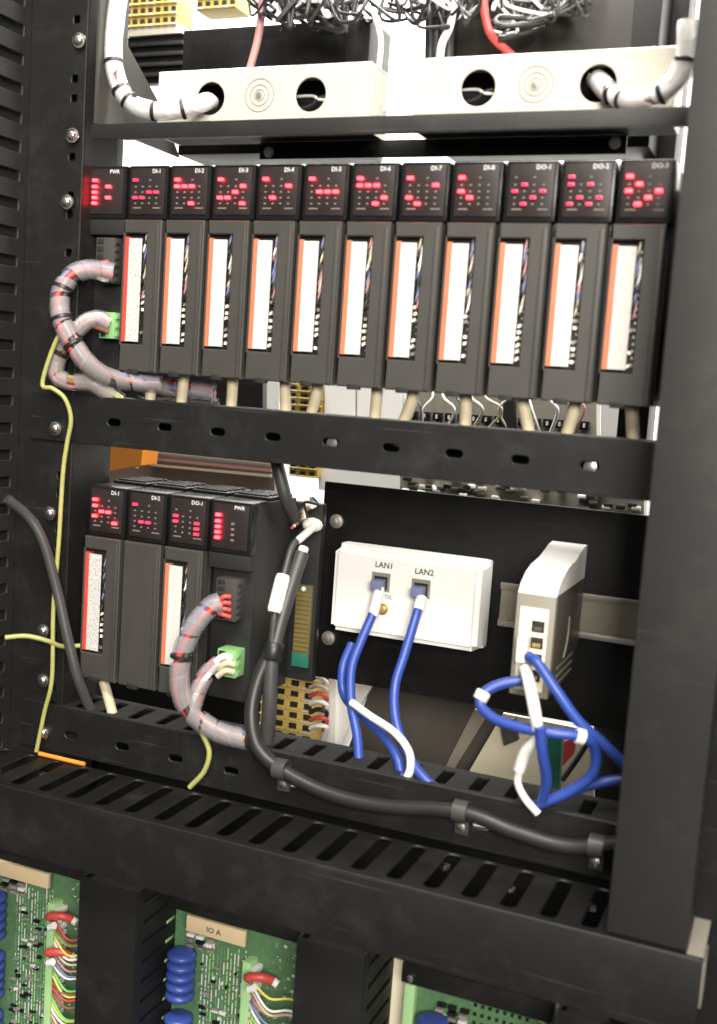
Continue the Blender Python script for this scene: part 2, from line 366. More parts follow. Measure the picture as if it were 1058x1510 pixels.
# ------------------------------------------------------------------ front cable tray
ZT = -.3235
tr = thing('cable_tray', 'wide black cable tray with a row of slots, in front of the lower channel', 'cable tray', (.17, -.05, -.373))
TS = [rslot(-.0805 - .0263 * 2 + .0263 * k, -.0460, .0106, .0575, .0042, 4) for k in range(0, 22)]
MB().addbm(plate(rect(-.165, .489, -.0825, -.0142), TS, 'xy', ZT - .002, ZT, .0009)).build('slotted_top', M['steel'], tr)
MB().box(-.165, .489, -.0850, -.0828, -.3735, ZT - .0002, .0007).build('front_face', M['steel'], tr)
MB().box(-.165, .489, -.0825, -.035, -.3735, -.3718).build('bottom_lip', M['steel'], tr)
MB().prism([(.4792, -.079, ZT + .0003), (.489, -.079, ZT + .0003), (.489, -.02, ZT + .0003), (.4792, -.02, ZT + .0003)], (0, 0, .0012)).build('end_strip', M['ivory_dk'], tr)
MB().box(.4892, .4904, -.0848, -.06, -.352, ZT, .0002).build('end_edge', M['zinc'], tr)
for u, v in ((62, 1143), (656, 1280), (752, 1312), (872, 1340)):
    p = at(u, v, z=-.332); MB().lathe(p, (0, 0, 1), [(.0042, 0), (.004, .002), (.002, .003)], 12).build('bolt', M['bolt'], tr)
# orange offcut lying at back of the tray
p0, p1 = at(60, 1104, y=-.0152), at(127, 1117, y=-.0152)
o = MB().tube([(p0.x, -.0165, ZT + .0022), ((p0.x + p1.x) / 2, -.017, ZT + .0024), (p1.x, -.0166, ZT + .0022)], .0018, 8).build('orange_wire', M['orangebox'])
o['label'] = 'short orange wire lying along the back edge of the slotted tray'; o['category'] = 'wire'
# ================================================================== MODULES
WP, HB, HL = .038, .1184, .0422
ZL = HB + .0012
ROWZ = [HB + HL - d for d in (.0124, .0173, .0216, .0258, .0300)]
COLX = [.0082, .0146, .0210, .0274]
def m_mesh(fn): return fn.mesh('m', Vector((0, 0, 0)), 40)
WX0, WX1, WZ0, WZ1 = .0010, .0212, .0215, .1075
XR = .0345
def cover_mesh(window=True):
    hs = [rect(WX0, WX1, WZ0, WZ1)] if window else []
    bm = plate(rect(.0002, XR, 0.0, HB - .0005), hs, 'xz', 0, .0075, .0009)
    m = MB().mat(M['plastic']).addbm(bm)
    if window: m.box(WX1 + .0012, XR - .001, .0002, .0003, WZ1 - .0035, WZ1 - .0032)
    m.mat(M['plastic']).box(.0002, XR - .0003, .0077, .012, 0.0005, HB - .001)
    # raised spine towards the right edge, as the door hinge
    m.box(XR - .0042, XR - .0008, -.0014, .0005, .001, HB - .004, .0006)
    m.mat(M['void']).box(.009, .0185, -.0006, .004, -.0018, .0022, .0004)
    return m
COVER_W = cover_mesh(True).mesh('cover', smooth=30); COVER_B = cover_mesh(False).mesh('cover_blank', smooth=30)
HOUSE = MB().mat(M['plastic_dark']).box(.0004, XR + .0012, .0122, .080, .001, HB + HL - .002, .001).mesh('housing', smooth=30)
def led_head():
    m = MB().mat(M['gloss']).box(.0006, WP - .0016, .003, .030, HB + .0002, HB + HL - .001, .0016)
    return m.mesh('head', smooth=30)
HEAD = led_head()
WIN = MB().mat(M['window']).box(.0036, WP - .0042, .0022, .0032, HB + .0040, HB + HL - .0035, .0003).mesh('win', smooth=30)
TOPV = MB().mat(M['gloss']).box(.0024, WP - .0034, .034, .076, HB + HL - .0022, HB + HL + .0012, .0010)
for k in range(5): TOPV.box(.005, WP - .006, .037 + .0075 * k, .0405 + .0075 * k, HB + HL + .0008, HB + HL + .0026, .0006)
TOPV = TOPV.mesh('vent', smooth=30)
LEDM = {}
for nm in ('led', 'led_dim', 'redled'): LEDM[nm] = MB().mat(M[nm]).box(-.0021, .0021, .0002, .0023, -.0011, .0011, .0005).mesh(nm)
DOTS = MB().mat(M['ledoff'])
for r in range(5):
    for c in range(4):
        if r == 0 and c in (1, 3): continue
        DOTS.box(COLX[c] - .0008, COLX[c] + .0008, .0017, .0023, ROWZ[r] - .0006, ROWZ[r] + .0006)
for c in (.010, .028): DOTS.box(c - .0035, c + .0035, .0018, .0023, HB + .0082, HB + .0092)
DOTS = DOTS.mesh('dots')
REC = MB().mat(M['void']).box(WX0 + .0001, WX1 - .0001, .0070, .0076, WZ0 + .0001, WZ1 - .0001).mesh('rec')
PAPER = {k: MB().mat(M[k]).box(.0051, .0170, .0008, .0012, WZ0 + .0022, WZ1 - .0038).mesh(k) for k in ('paper', 'paper_ink')}
STRIP = {k: MB().mat(M[k]).box(.0013, .0050, .0006, .0068, WZ0 + .0018, WZ1 - .0028, .0003).mesh(k) for k in ('orange', 'red_strip')}
def terms(seed):
    rnd = random.Random(seed); m = MB().mat(M['plastic_dark']); n = 17
    m.box(.0168, .0208, .0056, .0069, WZ0 + .001, WZ1 - .002)
    for i in range(n):
        z = WZ0 + .004 + i * (WZ1 - WZ0 - .008) / n
        if i < 7 or rnd.random() < .4:
            if rnd.random() < .82:
                jx = rnd.uniform(-.0007, .0005); jz = rnd.uniform(-.0006, .0006); sl = rnd.uniform(-.0006, .0014)
                m.mat(M[rnd.choice(['white', 'white', 'ivory', 'zinc']) if i < 8 else 'greycable']).prism([(.0170 + jx, .0030, z + jz), (.0192 + jx, .0030, z + jz + sl), (.0194 + jx, .0030, z + jz + sl + .0022), (.0172 + jx, .0030, z + jz + .0022)], (0, .0028, 0))
        m.mat(M['zinc']).cyl((.0201, .0056, z + .0016), (0, -1, 0), .0010, .0012, 8)
        m.mat(M['void']).box(.0169, .0208, .0040, .0057, z + .0029, z + .0036)
    return m.mesh('terms', smooth=30)
def wires(seed):
    rnd = random.Random(seed); m = MB()
    for i in range(9):
        z = WZ0 + .035 + i * .0052 + rnd.uniform(-.001, .001); x = .0185 + rnd.uniform(-.001, .001)
        m.mat(M[rnd.choice(['whitecable', 'beige', 'blackcable', 'blackcable', 'bluew', 'pinkw', 'greycable'])])
        m.tube([(x - .002, .0055, z), (x, .0026, z + .002), (x + .001, .0036, z + .009), (x + .0005, .005, z + .016)], .0007, 6, 4)
    return m.mesh('wires', smooth=50)
def led(t, c, r, kind):
    o = obj('led', LEDM[kind], t, (COLX[c], 0, ROWZ[r])); return o
def cat_base(name, label, loc, group): return thing(name, label, 'module', loc, group)
def io_module(loc, label, group, leds, kind, code, window=True, strip='orange', ink=False, seed=0, top=False):
    t = cat_base('plug_in_module', label, loc, group)
    obj('housing', HOUSE, t)
    cv = obj('terminal_cover', COVER_W if window else COVER_B, t)
    hd = obj('indicator_head', HEAD, t); obj('indicator_window', WIN, hd); d = obj('unlit_indicator', DOTS, hd); d['kind'] = 'stuff'
    if top: obj('vent_cap', TOPV, t)
    for c, r in leds: led(t, c, r, kind)
    if code: text('lettering', code, .0044, Vector(loc) + Vector((.0268, .0020, HB + HL - .0058)), M['print'], t)
    if window:
        obj('window_recess', REC, cv); obj('paper_label', PAPER['paper_ink' if ink else 'paper'], cv); obj('coloured_strip', STRIP[strip], cv)
        w = obj('terminal_strip', terms(seed), cv); w['kind'] = 'stuff'
        w = obj('terminal_wire', wires(seed + 50), cv); w['kind'] = 'stuff'
    return t
PB = MB().mat(M['plastic_dark']).box(.0004, XR + .002, .012, .080, .001, HB + HL - .002, .001).box(.0005, XR + .0015, .0035, .0118, HB - .012, HB, .0008).mesh('pbody', smooth=30)
def power_module(loc, label, right, seed, top=False):
    t = thing('power_module', label, 'module', loc, 'power modules')
    obj('housing', PB, t); hd = obj('indicator_head', HEAD, t); obj('indicator_window', WIN, hd)
    if top: obj('vent_cap', TOPV, t)
    for r in range(5): led(t, 0 if not right else 0, r, 'led')
    if not right:
        for r in (1, 3): led(t, 2, r, 'led')
    else:
        for r in (1, 2, 3, 4): obj('unlit_indicator', LEDOFF, t, (.0210, 0, ROWZ[r] - .001))
    text('lettering', 'PWR', .0042, Vector(loc) + Vector((.026, .0020, HB + HL - .0058)), M['print'], t)
    return t
LEDOFF = MB().mat(M['ledoff']).box(-.0014, .0014, .0014, .0023, -.0009, .0009, .0003).mesh('ledoff')
def conn_block(t, x0, x1, z0, z1, m, n, holes_left=True, y0=-.002):
    cb_ = MB().box(x0, x1, y0, .0118, z0, z1, .0006).build('terminal_plug', m, t)
    pit = (z1 - z0) / n
    for i in range(n):
        z = z0 + pit * (i + .5)
        MB().box(x0 + .0015, x0 + (x1 - x0) * .42, y0 - .0006, y0 + .0004, z - pit * .32, z + pit * .32, .0002).build('wire_entry', M['void'], cb_)
        MB().box(x1 - .0012, x1 + .0012, y0 + .001, y0 + .006, z - pit * .25, z + pit * .25, .0003).build('latch_tooth', m, cb_)
    return cb_
L1 = [[(0, 0), (2, 2), (3, 2), (0, 3), (1, 3)], [(0, 0), (0, 1), (1, 1), (2, 1), (2, 4)], [(0, 0), (3, 1), (2, 2), (0, 3), (1, 3), (3, 4)], [(0, 0), (3, 1), (1, 3)],
      [(0, 0), (1, 2), (2, 2), (3, 2)], [(0, 0), (0, 1), (1, 1), (2, 1), (3, 3), (2, 4)], [(0, 0), (3, 1), (0, 3), (1, 4)], [(0, 0), (0, 2), (1, 3)],
      [(1, 1), (0, 2), (3, 2), (2, 3), (1, 4)], [(0, 0), (0, 1), (2, 1), (1, 3), (3, 3), (0, 4), (2, 4)], [(0, 0), (1, 1), (0, 2), (3, 2), (2, 3), (1, 4)]]
KIND = ['led_dim', 'led', 'led', 'led', 'led', 'led', 'led', 'led', 'led_dim', 'led_dim', 'led']
ORD = ['first', 'second', 'third', 'fourth', 'fifth', 'sixth', 'seventh', 'eighth', 'ninth', 'tenth', 'eleventh']
CODE = ['DI-1', 'DI-2', 'DI-3', 'DI-4', 'DI-5', 'DI-6', 'DI-7', 'DI-8', 'DO-1', 'DO-2', 'DO-3']
G1 = 'modules of the long upper row'
for i in range(11):
    lb = '%s module after the power module in the long row, white label strip' % ORD[i]
    if i == 0: lb = 'first module after the power module in the long row, printed label and red strip'
    if i == 10: lb = 'last module of the long row, against the right upright, bright red lights'
    io_module((i * WP, 0, 0), lb, G1, L1[i], KIND[i], CODE[i], True, 'red_strip' if i == 0 else 'orange', i == 0, i * 3)
pm1 = power_module((-WP, 0, 0), 'power module with green plug at the left end of the long row', False, 1)
def base_plate(name, x0, x1, z, label):
    t = thing(name, label, 'backplane', ((x0 + x1) / 2, .085, z)); MB().box(x0, x1, .0805, .090, z + .004, z + HB + HL - .006, .001).build('base_plate', M['plastic_dark'], t); return t
base_plate('module_backplane', -WP - .004, 11 * WP + .0125, 0, 'long dark backplane carrying the upper module row')
conn_block(pm1, -.0239, -.0065, .0682, .1035, M['plastic'], 6)
conn_block(pm1, -.0178, -.0035, .0248, .0455, M['green'], 3)
# short row
X2, Y2, Z2 = -.0212, -.0062, -.2526
G2 = 'modules of the short lower row'
io_module((X2, Y2, Z2), 'left end module of the short row with printed label and red strip', G2, [(0, 0), (0, 1), (1, 2), (2, 2), (0, 3), (3, 4)], 'led', 'DI-1', True, 'red_strip', True, 91, True)
io_module((X2 + WP, Y2, Z2), 'blank covered module without label in the short row', G2, [(0, 0), (1, 3), (2, 3)], 'led_dim', 'DI-2', False, top=True)
io_module((X2 + 2 * WP, Y2, Z2), 'module with white label next to the power module in the short row', G2, [(0, 1), (0, 2), (3, 2), (3, 3), (3, 4)], 'led_dim', 'DO-1', True, 'orange', False, 77, True)
pm2 = power_module((X2 + 3 * WP, Y2, Z2), 'power module with green plug at the right end of the short row', True, 2, True)
conn_block(pm2, .1040, .1225, -.1853, -.1525, M['plastic'], 6, y0=-.008)
conn_block(pm2, .1085, .1250, -.2294, -.2079, M['green'], 3, y0=-.008)
bp2 = base_plate('module_backplane', X2 - .03, .150, Z2, 'short dark backplane with an open gold edge connector at its end')
gc = MB().box(.1325, .1475, .0765, .0803, -.236, -.166, .0004).build('edge_connector', M['olive'], bp2)
MB().box(.1325, .1475, .0760, .0764, -.236, -.2245, .0001).build('connector_end', M['tealpcb'], gc)
for k in range(13): MB().box(.1335, .1465, .0758, .0764, -.222 + k * .0039, -.2198 + k * .0039).build('contact', M['gold'], gc)
MB().lathe((.1395, .0764, -.1695), (0, -1, 0), [(.0022, 0), (.002, .001), (.001, .0016)], 12).build('screw', M['white'], gc)
# ================================================================== BACK PANEL, WALL BOX, CONVERTER
YP = .11
pn = thing('equipment_backboard', 'flat black board that carries the white wall box', 'board', (.28, YP, -.25))
MB().box(.1375, .4306, YP, YP + .003, -.2515, -.0815, .0006).build('panel', M['panel'], pn)
for u, v in ((493, 768), (481, 940)):
    p = at(u, v, y=YP); MB().lathe((p.x + .0025, YP, p.z), (0, -1, 0), [(.0062, 0), (.006, .0014), (.0035, .002), (.003, .004), (.001, .0045)], 16).build('bolt', M['zinc'], pn)
dr = thing('din_rail', 'beige steel mounting rail across the black panel behind the converter', 'rail', (.37, YP, -.16))
MB().box(.3005, .4306, .1025, .1036, -.1760, -.1500).build('web', M['rail'], dr)
MB().box(.3005, .4306, .0985, .1000, -.1500, -.1455, .0004).build('top_flange', M['rail'], dr)
MB().box(.3005, .4306, .0985, .1000, -.1805, -.1760, .0004).build('bottom_flange', M['zinc'], dr)
MB().box(.3005, .4306, .1000, .1095, -.1512, -.1500).box(.3005, .4306, .1000, .1095, -.1760, -.1748).build('rail_wall', M['rail'], dr)
wb = thing('network_wall_box', 'white double network socket box with LAN1 and LAN2 lettering', 'socket box', (.226, YP, -.2))
x0, x1, z0, z1 = .1600, .2915, -.2025, -.1290
bm = bmesh.new(); bmesh.ops.create_cube(bm, size=1)
for v in bm.verts:
    fr_ = v.co.y < 0
    ins = .0030 if fr_ else 0
    v.co = Vector((x0 + ins if v.co.x < 0 else x1 - ins, .081 if fr_ else YP - .0005, z0 + ins * .4 if v.co.z < 0 else z1 - ins))
bmesh.ops.bevel(bm, geom=bm.edges[:], offset=.0042, segments=4, affect='EDGES')
MB().addbm(bm).build('cover', M['white'], wb)
MB().box(x0 + .001, x1 - .001, YP - .0115, YP - .0002, z0 + .001, z1 - .001, .002).build('back_box', M['white'], wb)
def port(u, v, lab):
    p = at(u, v, y=.0805); t = MB().addbm(plate(rect(p.x - .0078, p.x + .0078, p.z - .0075, p.z + .0075), [rect(p.x - .0058, p.x + .0058, p.z - .0062, p.z + .0045)], 'xz', .0797, .0809, .0002)).build('port_frame', M['ivory_dk'], wb)
    MB().box(p.x - .0057, p.x + .0057, .0801, .0808, p.z - .0061, p.z + .0044).build('port_hole', M['void'], t)
    MB().box(p.x - .0046, p.x + .0046, .069, .0803, p.z - .0055, p.z + .0025, .0006).build('jack_plug', M['bluew'], t)
    return p
pA = port(562, 858, 0); pB = port(621, 868, 0)
text('lettering', 'LAN1', .0066, Vector((at(567, 834, y=.0805).x, .0806, at(567, 834, y=.0805).z)), M['ink'], wb)
text('lettering', 'LAN2', .0066, Vector((at(626, 844, y=.0805).x, .0806, at(626, 844, y=.0805).z)), M['ink'], wb)
text('lettering', 'TEL', .0045, Vector((at(573, 881, y=.0805).x, .0806, at(573, 881, y=.0805).z)), M['ivory_dk'], wb)
p = at(565, 898, y=.0805); c = MB().lathe((p.x, .0806, p.z), (0, -1, 0), [(.0046, 0), (.0046, .0012), (.0032, .0014), (.003, .005), (.0018, .0052)], 16).build('coax_socket', M['gold'], wb)
# converter
cv = thing('media_converter', 'ivory network converter with white sloping top on the mounting rail', 'converter', (.352, .05, -.21))
YA = 0.0
fx0, fx1 = .3392, .3660; fz1 = -.1335; fz0 = -.2045
MB().box(fx0, fx1, YA, .098, fz0, fz1, .0012).mat(M['brown']).build('case', M['brown'], cv)
MB().box(fx0 - .0003, fx1 + .0003, YA - .003, YA + .004, fz0 - .0003, fz1 + .0003, .001).build('front_frame', M['ivory_dk'], cv)
MB().box(fx0 + .0030, fx1 - .0038, YA - .0042, YA - .0028, fz0 + .004, fz1 - .0085, .0006).build('front_label', M['ivory'], cv)
prof = [(YA - .002, fz1 + .0006), (YA + .004, fz1 + .007), (YA + .015, fz1 + .0125), (.030, fz1 + .0165), (.055, fz1 + .019), (.085, fz1 + .0255), (.097, fz1 + .026), (.097, fz1 + .0006)]
MB().prism([(fx0, y, z) for y, z in prof], (fx1 - fx0, 0, 0)).build('top_hood', M['white'], cv)
for k in range(4):
    zz = fz1 - .021 - .0115 * k; xx = fx0 + .0125
    pt = MB().box(xx - .0005, xx + .0085, YA - .0049, YA - .0040, zz - .004, zz + .004, .0003).build('socket', M['void'], cv)
    MB().box(xx + .0012, xx + .0068, YA - .0056, YA - .0048, zz - .003, zz - .0002, .0003).build('contact', M['gold' if k % 2 else 'brown'], pt)
MB().box(fx0 + .013, fx0 + .0185, YA - .0052, YA - .004, fz0 + .0055, fz0 + .009, .0003).build('status_light', M['yelloww'], cv)
MB().box(fx0 + .0055, fx0 + .0125, YA - .017, YA - .0042, fz0 + .026, fz0 + .044, .0012).build('jack_plug', M['whitecable'], cv)
for k in range(3): MB().box(fx1 + .0001, fx1 + .0004, .02, .075, fz0 + .004 + .006 * k, fz0 + .0055 + .006 * k).build('side_stripe', M['ivory_dk'], cv)
MB().tube([(fx1 + .0003, .05, -.155), (fx1 + .0003, .05, -.168), (fx1 + .0003, .046, -.178), (fx1 + .0003, .040, -.184)], .0006, 6).build('scratch_mark', M['ivory_dk'], cv)
# ================================================================== CABLES
def path(pl):  # (u,v,y)
    return [at(u, v, y=y) for u, v, y in pl]
def cable(name, label, m, pl, r, cat='cable', group=None, parts=()):
    P = path(pl); t = thing(name, label, cat, P[-1], group)
    MB().tube(P, r, 12).build('jacket', m, t, smooth=60)
    for nm, k, rr, ln, mm in parts:          # sleeve-like part at point k
        S = spline(P, 8); i = min(k, len(S) - 2); a = S[i]; d = (S[i + 1] - S[i]).normalized()
        MB().lathe(a - d * ln / 2, d, [(rr * .85, 0), (rr, ln * .1), (rr, ln * .9), (rr * .85, ln)], 14).build(nm, mm, t, smooth=50)
    return t
PX = 1 / 1611.
GB = 'blue network cables'
cable('network_cable', 'blue cable hanging from the LAN2 socket into the slotted shelf', M['blue'], [(622, 882, .072), (612, 915, .060), (597, 965, .045), (583, 1012, .03), (584, 1062, .016), (603, 1115, .004), (628, 1150, -.004), (656, 1170, -.002)], .0037, 'cable', GB, [('boot', 2, .0045, .012, M['whitecable'])])
cable('network_cable', 'blue cable dropping from the LAN1 socket into a shelf slot', M['blue'], [(558, 876, .072), (550, 905, .066), (533, 945, .055), (519, 985, .044), (518, 1035, .032), (527, 1085, .02), (530, 1135, .010)], .0037, 'cable', GB, [('boot', 3, .0043, .024, M['whitecable'])])
cable('network_cable', 'blue cable behind the white one under the LAN1 socket', M['blue'], [(519, 950, .075), (506, 985, .06), (508, 1025, .05), (535, 1055, .035), (568, 1088, .02), (586, 1118, .009), (592, 1145, .004)], .0037, 'cable', GB)
cable('network_cable', 'thin white cable curving beside the blue cables into the shelf', M['whitecable'], [(519, 1036, .026), (545, 1055, .018), (582, 1080, .008), (603, 1108, 0), (605, 1135, -.004), (596, 1153, -.004)], .0030)
cable('network_cable', 'blue cable from the converter plug towards the right upright', M['blue'], [(780, 968, -.016), (793, 978, -.024), (822, 1020, -.026), (852, 1062, -.024), (888, 1095, -.018), (925, 1130, -.01)], .0037, 'cable', GB)
cable('network_cable', 'blue cable looped out beside the converter with a white marker', M['blue'], [(772, 1003, -.010), (738, 1009, -.015), (714, 1022, -.02), (709, 1040, -.024), (730, 1060, -.03), (768, 1073, -.034), (815, 1081, -.034), (860, 1087, -.026), (878, 1105, -.018), (875, 1140, -.014), (842, 1166, -.014), (795, 1186, -.016)], .0037, 'cable', GB, [('marker', 18, .0052, .007, M['whitecable']), ('marker', 55, .0054, .006, M['whitecable'])])
cable('network_cable', 'short blue cable hanging upright below the converter', M['blue'], [(797, 1072, -.040), (800, 1110, -.036), (806, 1150, -.026), (800, 1180, -.018)], .0037, 'cable', GB)
cable('network_cable', 'blue cable running flat to the right upright above the tray', M['blue'], [(786, 1190, -.010), (828, 1174, -.010), (868, 1158, -.008), (920, 1148, -.004)], .0037, 'cable', GB)
cable('network_cable', 'thick white cable hanging from the converter front', M['whitecable'], [(775, 985, -.014), (781, 1010, -.024), (789, 1050, -.038), (792, 1085, -.032), (775, 1108, -.026), (766, 1135, -.022)], .0042)
cable('network_cable', 'thin white cable end below the converter curling onto the shelf', M['whitecable'], [(767, 1132, -.0218), (764, 1155, -.02), (775, 1178, -.018), (794, 1200, -.018)], .0027)
# big black cable with clamps on the lower channel
cable('power_cable', 'long black cable clipped along the front of the lower channel', M['blackcable'], [(402, 955, .004), (380, 1005, -.006), (371, 1055, -.015), (381, 1103, -.020), (415, 1135, -.0215), (480, 1168, -.0215), (560, 1188, -.0215), (680, 1197, -.0215), (760, 1226, -.0215), (840, 1248, -.0215), (930, 1241, -.0215)], .0057)
cable('power_cable', 'grey cable dropping straight into the slotted shelf beside the power module', M['greycable'], [(446, 815, .03), (430, 862, .018), (413, 920, .008), (401, 975, .0), (398, 1040, -.002), (394, 1090, .002), (392, 1112, .006)], .0058, 'cable', None, [('tape', 22, .0078, .014, M['tie']), ('ferrule', 0, .004, .01, M['whitecable'])])
cable('signal_cable', 'thin grey cable with a white tag beside the power module', M['greycable'], [(462, 778, .05), (448, 790, .04), (432, 805, .03), (420, 845, .016), (407, 895, .004), (401, 950, .0)], .0028, 'cable', None, [('tag', 29, .0058, .030, M['white']), ('white_core', 6, .0032, .022, M['whitecable'])])
cable('power_cable', 'dark cable coming down behind the upper channel near the power module', M['greycable'], [(408, 680, .03), (416, 712, .03), (424, 740, .034), (438, 768, .05)], .0052)
tt = thing('wire_joint', 'tangle of small bare wires and a white connector by the black panel', 'connector', at(455, 775, y=.06))
MB().addbm((lambda bm: (bmesh.ops.create_icosphere(bm, subdivisions=2, radius=.0075, matrix=Matrix.Translation(at(461, 774, y=.055)) @ Matrix.Diagonal((1.2, .9, .8, 1))), bm)[1])(bmesh.new())).build('connector', M['white'], tt)
for k in range(7):
    a = random.uniform(-1, 1); MB().tube(path([(430 + 4 * k, 780 - 3 * k, .045), (442 + 2 * k + 5 * a, 765 - 4 * k, .05), (450 + 3 * k, 748 + 6 * a, .052), (456 + k, 742 + 9 * a, .06)]), .0012, 7).build('wire', M[['redw', 'whitecable', 'brownw', 'greycable', 'zinc', 'whitecable', 'blackcable'][k]], tt)
for u, v in ((415, 1134), (680, 1196), (880, 1247)):
    p = at(u, v, y=-.0215); t = thing('cable_clamp', {415: 'black cable clamp next to the grey cables', 680: 'black cable clamp below the LAN2 cable end', 880: 'black cable clamp next to the right upright'}[u], 'clamp', p, 'clamps of the long black cable')
    mb = MB(); n = 16; V = []; F = []
    for i in range(n):
        a = 2 * math.pi * i / n
        for rr, xx in ((.0064, -.005), (.0078, -.005), (.0078, .005), (.0064, .005)): V.append((p.x + xx, p.y + rr * math.cos(a), p.z + rr * math.sin(a)))
    for i in range(n):
        for k in range(4): F.append((i * 4 + k, i * 4 + (k + 1) % 4, ((i + 1) % n) * 4 + (k + 1) % 4, ((i + 1) % n) * 4 + k))
    mb.add(V, F).build('loop', M['greycable'], t)
    MB().box(p.x - .005, p.x + .005, -.0165, -.0122, p.z - .019, p.z - .006, .0006).build('foot', M['greycable'], t)
    MB().lathe((p.x, -.0166, p.z - .0135), (0, -1, 0), [(.0032, 0), (.003, .0014), (.0015, .002)], 14).build('screw', M['bolt'], t)
# spiral-wrapped looms
def loom(name, label, pl, r, wrap='wrap', cores=('redw', 'bluew', 'pinkw', 'greycable'), pitch=2.0, ties=(), group='spiral wrapped looms'):
    P = path(pl); t = thing(name, label, 'cable', P[-1], group); S = spline(P, 14); fr = frames(S)
    L = [0.]
    for i in range(1, len(S)): L.append(L[-1] + (S[i] - S[i - 1]).length)
    n = len(cores)
    for c, mm in enumerate(cores):
        pts = []
        for i in range(0, len(S), 3):
            a = 2 * math.pi * c / n + L[i] / r * .18; pts.append(S[i] + (fr[i][1] * math.cos(a) + fr[i][2] * math.sin(a)) * r * .50)
        MB().tube(pts, r * .40, 8, 3).build('core_wire', M[mm], t, smooth=60)
    def pos(s, ang, rr):
        s = min(max(s, 0), L[-1]); j = 0
        lo, hi = 0, len(L) - 1
        while hi - lo > 1:
            mid = (lo + hi) // 2
            if L[mid] <= s: lo = mid
            else: hi = mid
        f = (s - L[lo]) / max(1e-9, L[hi] - L[lo]); p = S[lo].lerp(S[hi], f); a = fr[lo][1].lerp(fr[hi][1], f); bb = fr[lo][2].lerp(fr[hi][2], f)
        return p + (a * math.cos(ang) + bb * math.sin(ang)) * rr
    pt = r * pitch; w = pt * (.97 if wrap == 'wrapw' else .88); turns = L[-1] / pt; N = int(turns * 16); V = []; F = []
    for i in range(N + 1):
        s = L[-1] * i / N; ang = 2 * math.pi * (s / pt + .22 * math.sin(s / pt * 1.7 + len(label)) + .1 * math.sin(s / pt * 4.1))
        for ds, rr in ((-w / 2, r), (-w / 2, r * 1.10), (-w / 6, r * 1.16), (w / 6, r * 1.16), (w / 2, r * 1.10), (w / 2, r)): V.append(pos(s + ds, ang, rr))
    for i in range(N):
        for k in range(5): F.append((i * 6 + k, i * 6 + k + 1, (i + 1) * 6 + k + 1, (i + 1) * 6 + k))
        F.append((i * 6 + 5, i * 6, (i + 1) * 6, (i + 1) * 6 + 5))
    MB().add(V, F).build('spiral_wrap', M[wrap], t, smooth=50)
    for k in ties:
        i = min(len(S) - 2, int(k * (len(S) - 1))); d = (S[i + 1] - S[i]).normalized()
        MB().lathe(S[i] - d * .0015, d, [(r * 1.18, 0), (r * 1.24, .0004), (r * 1.24, .0026), (r * 1.18, .003)], 18).build('tie', M['tie'], t)
    return t
loom('wire_loom', 'wrapped loom arching from the upper grey plug of the long row', [(168, 402, -.002), (150, 399, -.007), (125, 398, -.016), (102, 410, -.024), (89, 437, -.029), (91, 470, -.031), (106, 503, -.031), (128, 534, -.026), (158, 556, -.012), (195, 562, .006), (240, 566, .02)], .0069, ties=(.36, .5, .62))
loom('wire_loom', 'wrapped loom from the green plug of the long row, looping low', [(160, 478, -.002), (145, 470, -.008), (125, 476, -.014), (104, 500, -.018), (86, 528, -.020), (84, 553, -.020), (104, 563, -.018), (135, 564, -.014), (160, 580, -.006), (178, 592, .002)], .0062, ties=(.3, .42), cores=('brownw', 'pinkw', 'whitecable', 'yg'))
loom('wire_loom', 'wrapped loom arching from the plug of the lower power module', [(326, 888, -.012), (312, 894, -.016), (290, 918, -.022), (272, 955, -.026), (265, 995, -.028), (272, 1035, -.026), (296, 1063, -.020), (330, 1082, -.016), (366, 1090, -.012)], .0072, ties=(.42,))
loom('wire_loom', 'short wrapped loom from the green plug of the lower power module', [(322, 975, -.012), (312, 985, -.014), (300, 1002, -.018), (290, 1025, -.02), (284, 1048, -.022)], .0060, cores=('pinkw', 'redw', 'whitecable'))
for k, (u, v, m) in enumerate(((330, 968, 'whitecable'), (334, 978, 'beige'), (333, 989, 'beige'))):
    o = MB().tube(path([(u + 12, v + 2, -.009), (u, v, -.013), (u - 12, v + 8, -.014)]), .0026, 10).build('plug_wire', M[m], pm2)
for k in range(4):
    MB().tube(path([(340, 880 + 10 * k, -.009), (331, 880 + 9 * k, -.012), (322, 886 + 6 * k, -.013)]), .0018, 8).build('plug_wire', M['redw'], pm2)
    MB().tube(path([(160, 386 + 9 * k, -.003), (152, 388 + 8 * k, -.006), (144, 391 + 6 * k, -.008)]), .0018, 8).build('plug_wire', M['redw' if k < 3 else 'whitecable'], pm1)
for k in range(3): MB().tube(path([(160, 467 + 11 * k, -.003), (148, 466 + 9 * k, -.007), (136, 470 + 5 * k, -.010)]), .0020, 8).build('plug_wire', M[('brownw', 'pinkw', 'brownw')[k]], pm1)
loom('wire_loom', 'white wrapped loom with black ties curving into the cream box hole', [(180, -40, .004), (172, 20, .002), (167, 75, .0), (173, 118, -.001), (190, 148, .0), (220, 163, .004), (258, 163, .01), (290, 156, .018), (312, 146, .034)], .0062, 'wrapw', ('whitecable', 'pinkw', 'whitecable'), 4.0, (.30, .43, .5, .66, .80))
loom('wire_loom', 'white wrapped loom by the right upright entering the cream box hole', [(1016, 30, .0), (1014, 75, .002), (1006, 108, .004), (985, 132, .006), (950, 146, .01), (915, 145, .016), (893, 130, .03), (880, 116, .045)], .0062, 'wrapw', ('whitecable', 'pinkw', 'whitecable'), 4.0, (.2, .47, .70, .78))
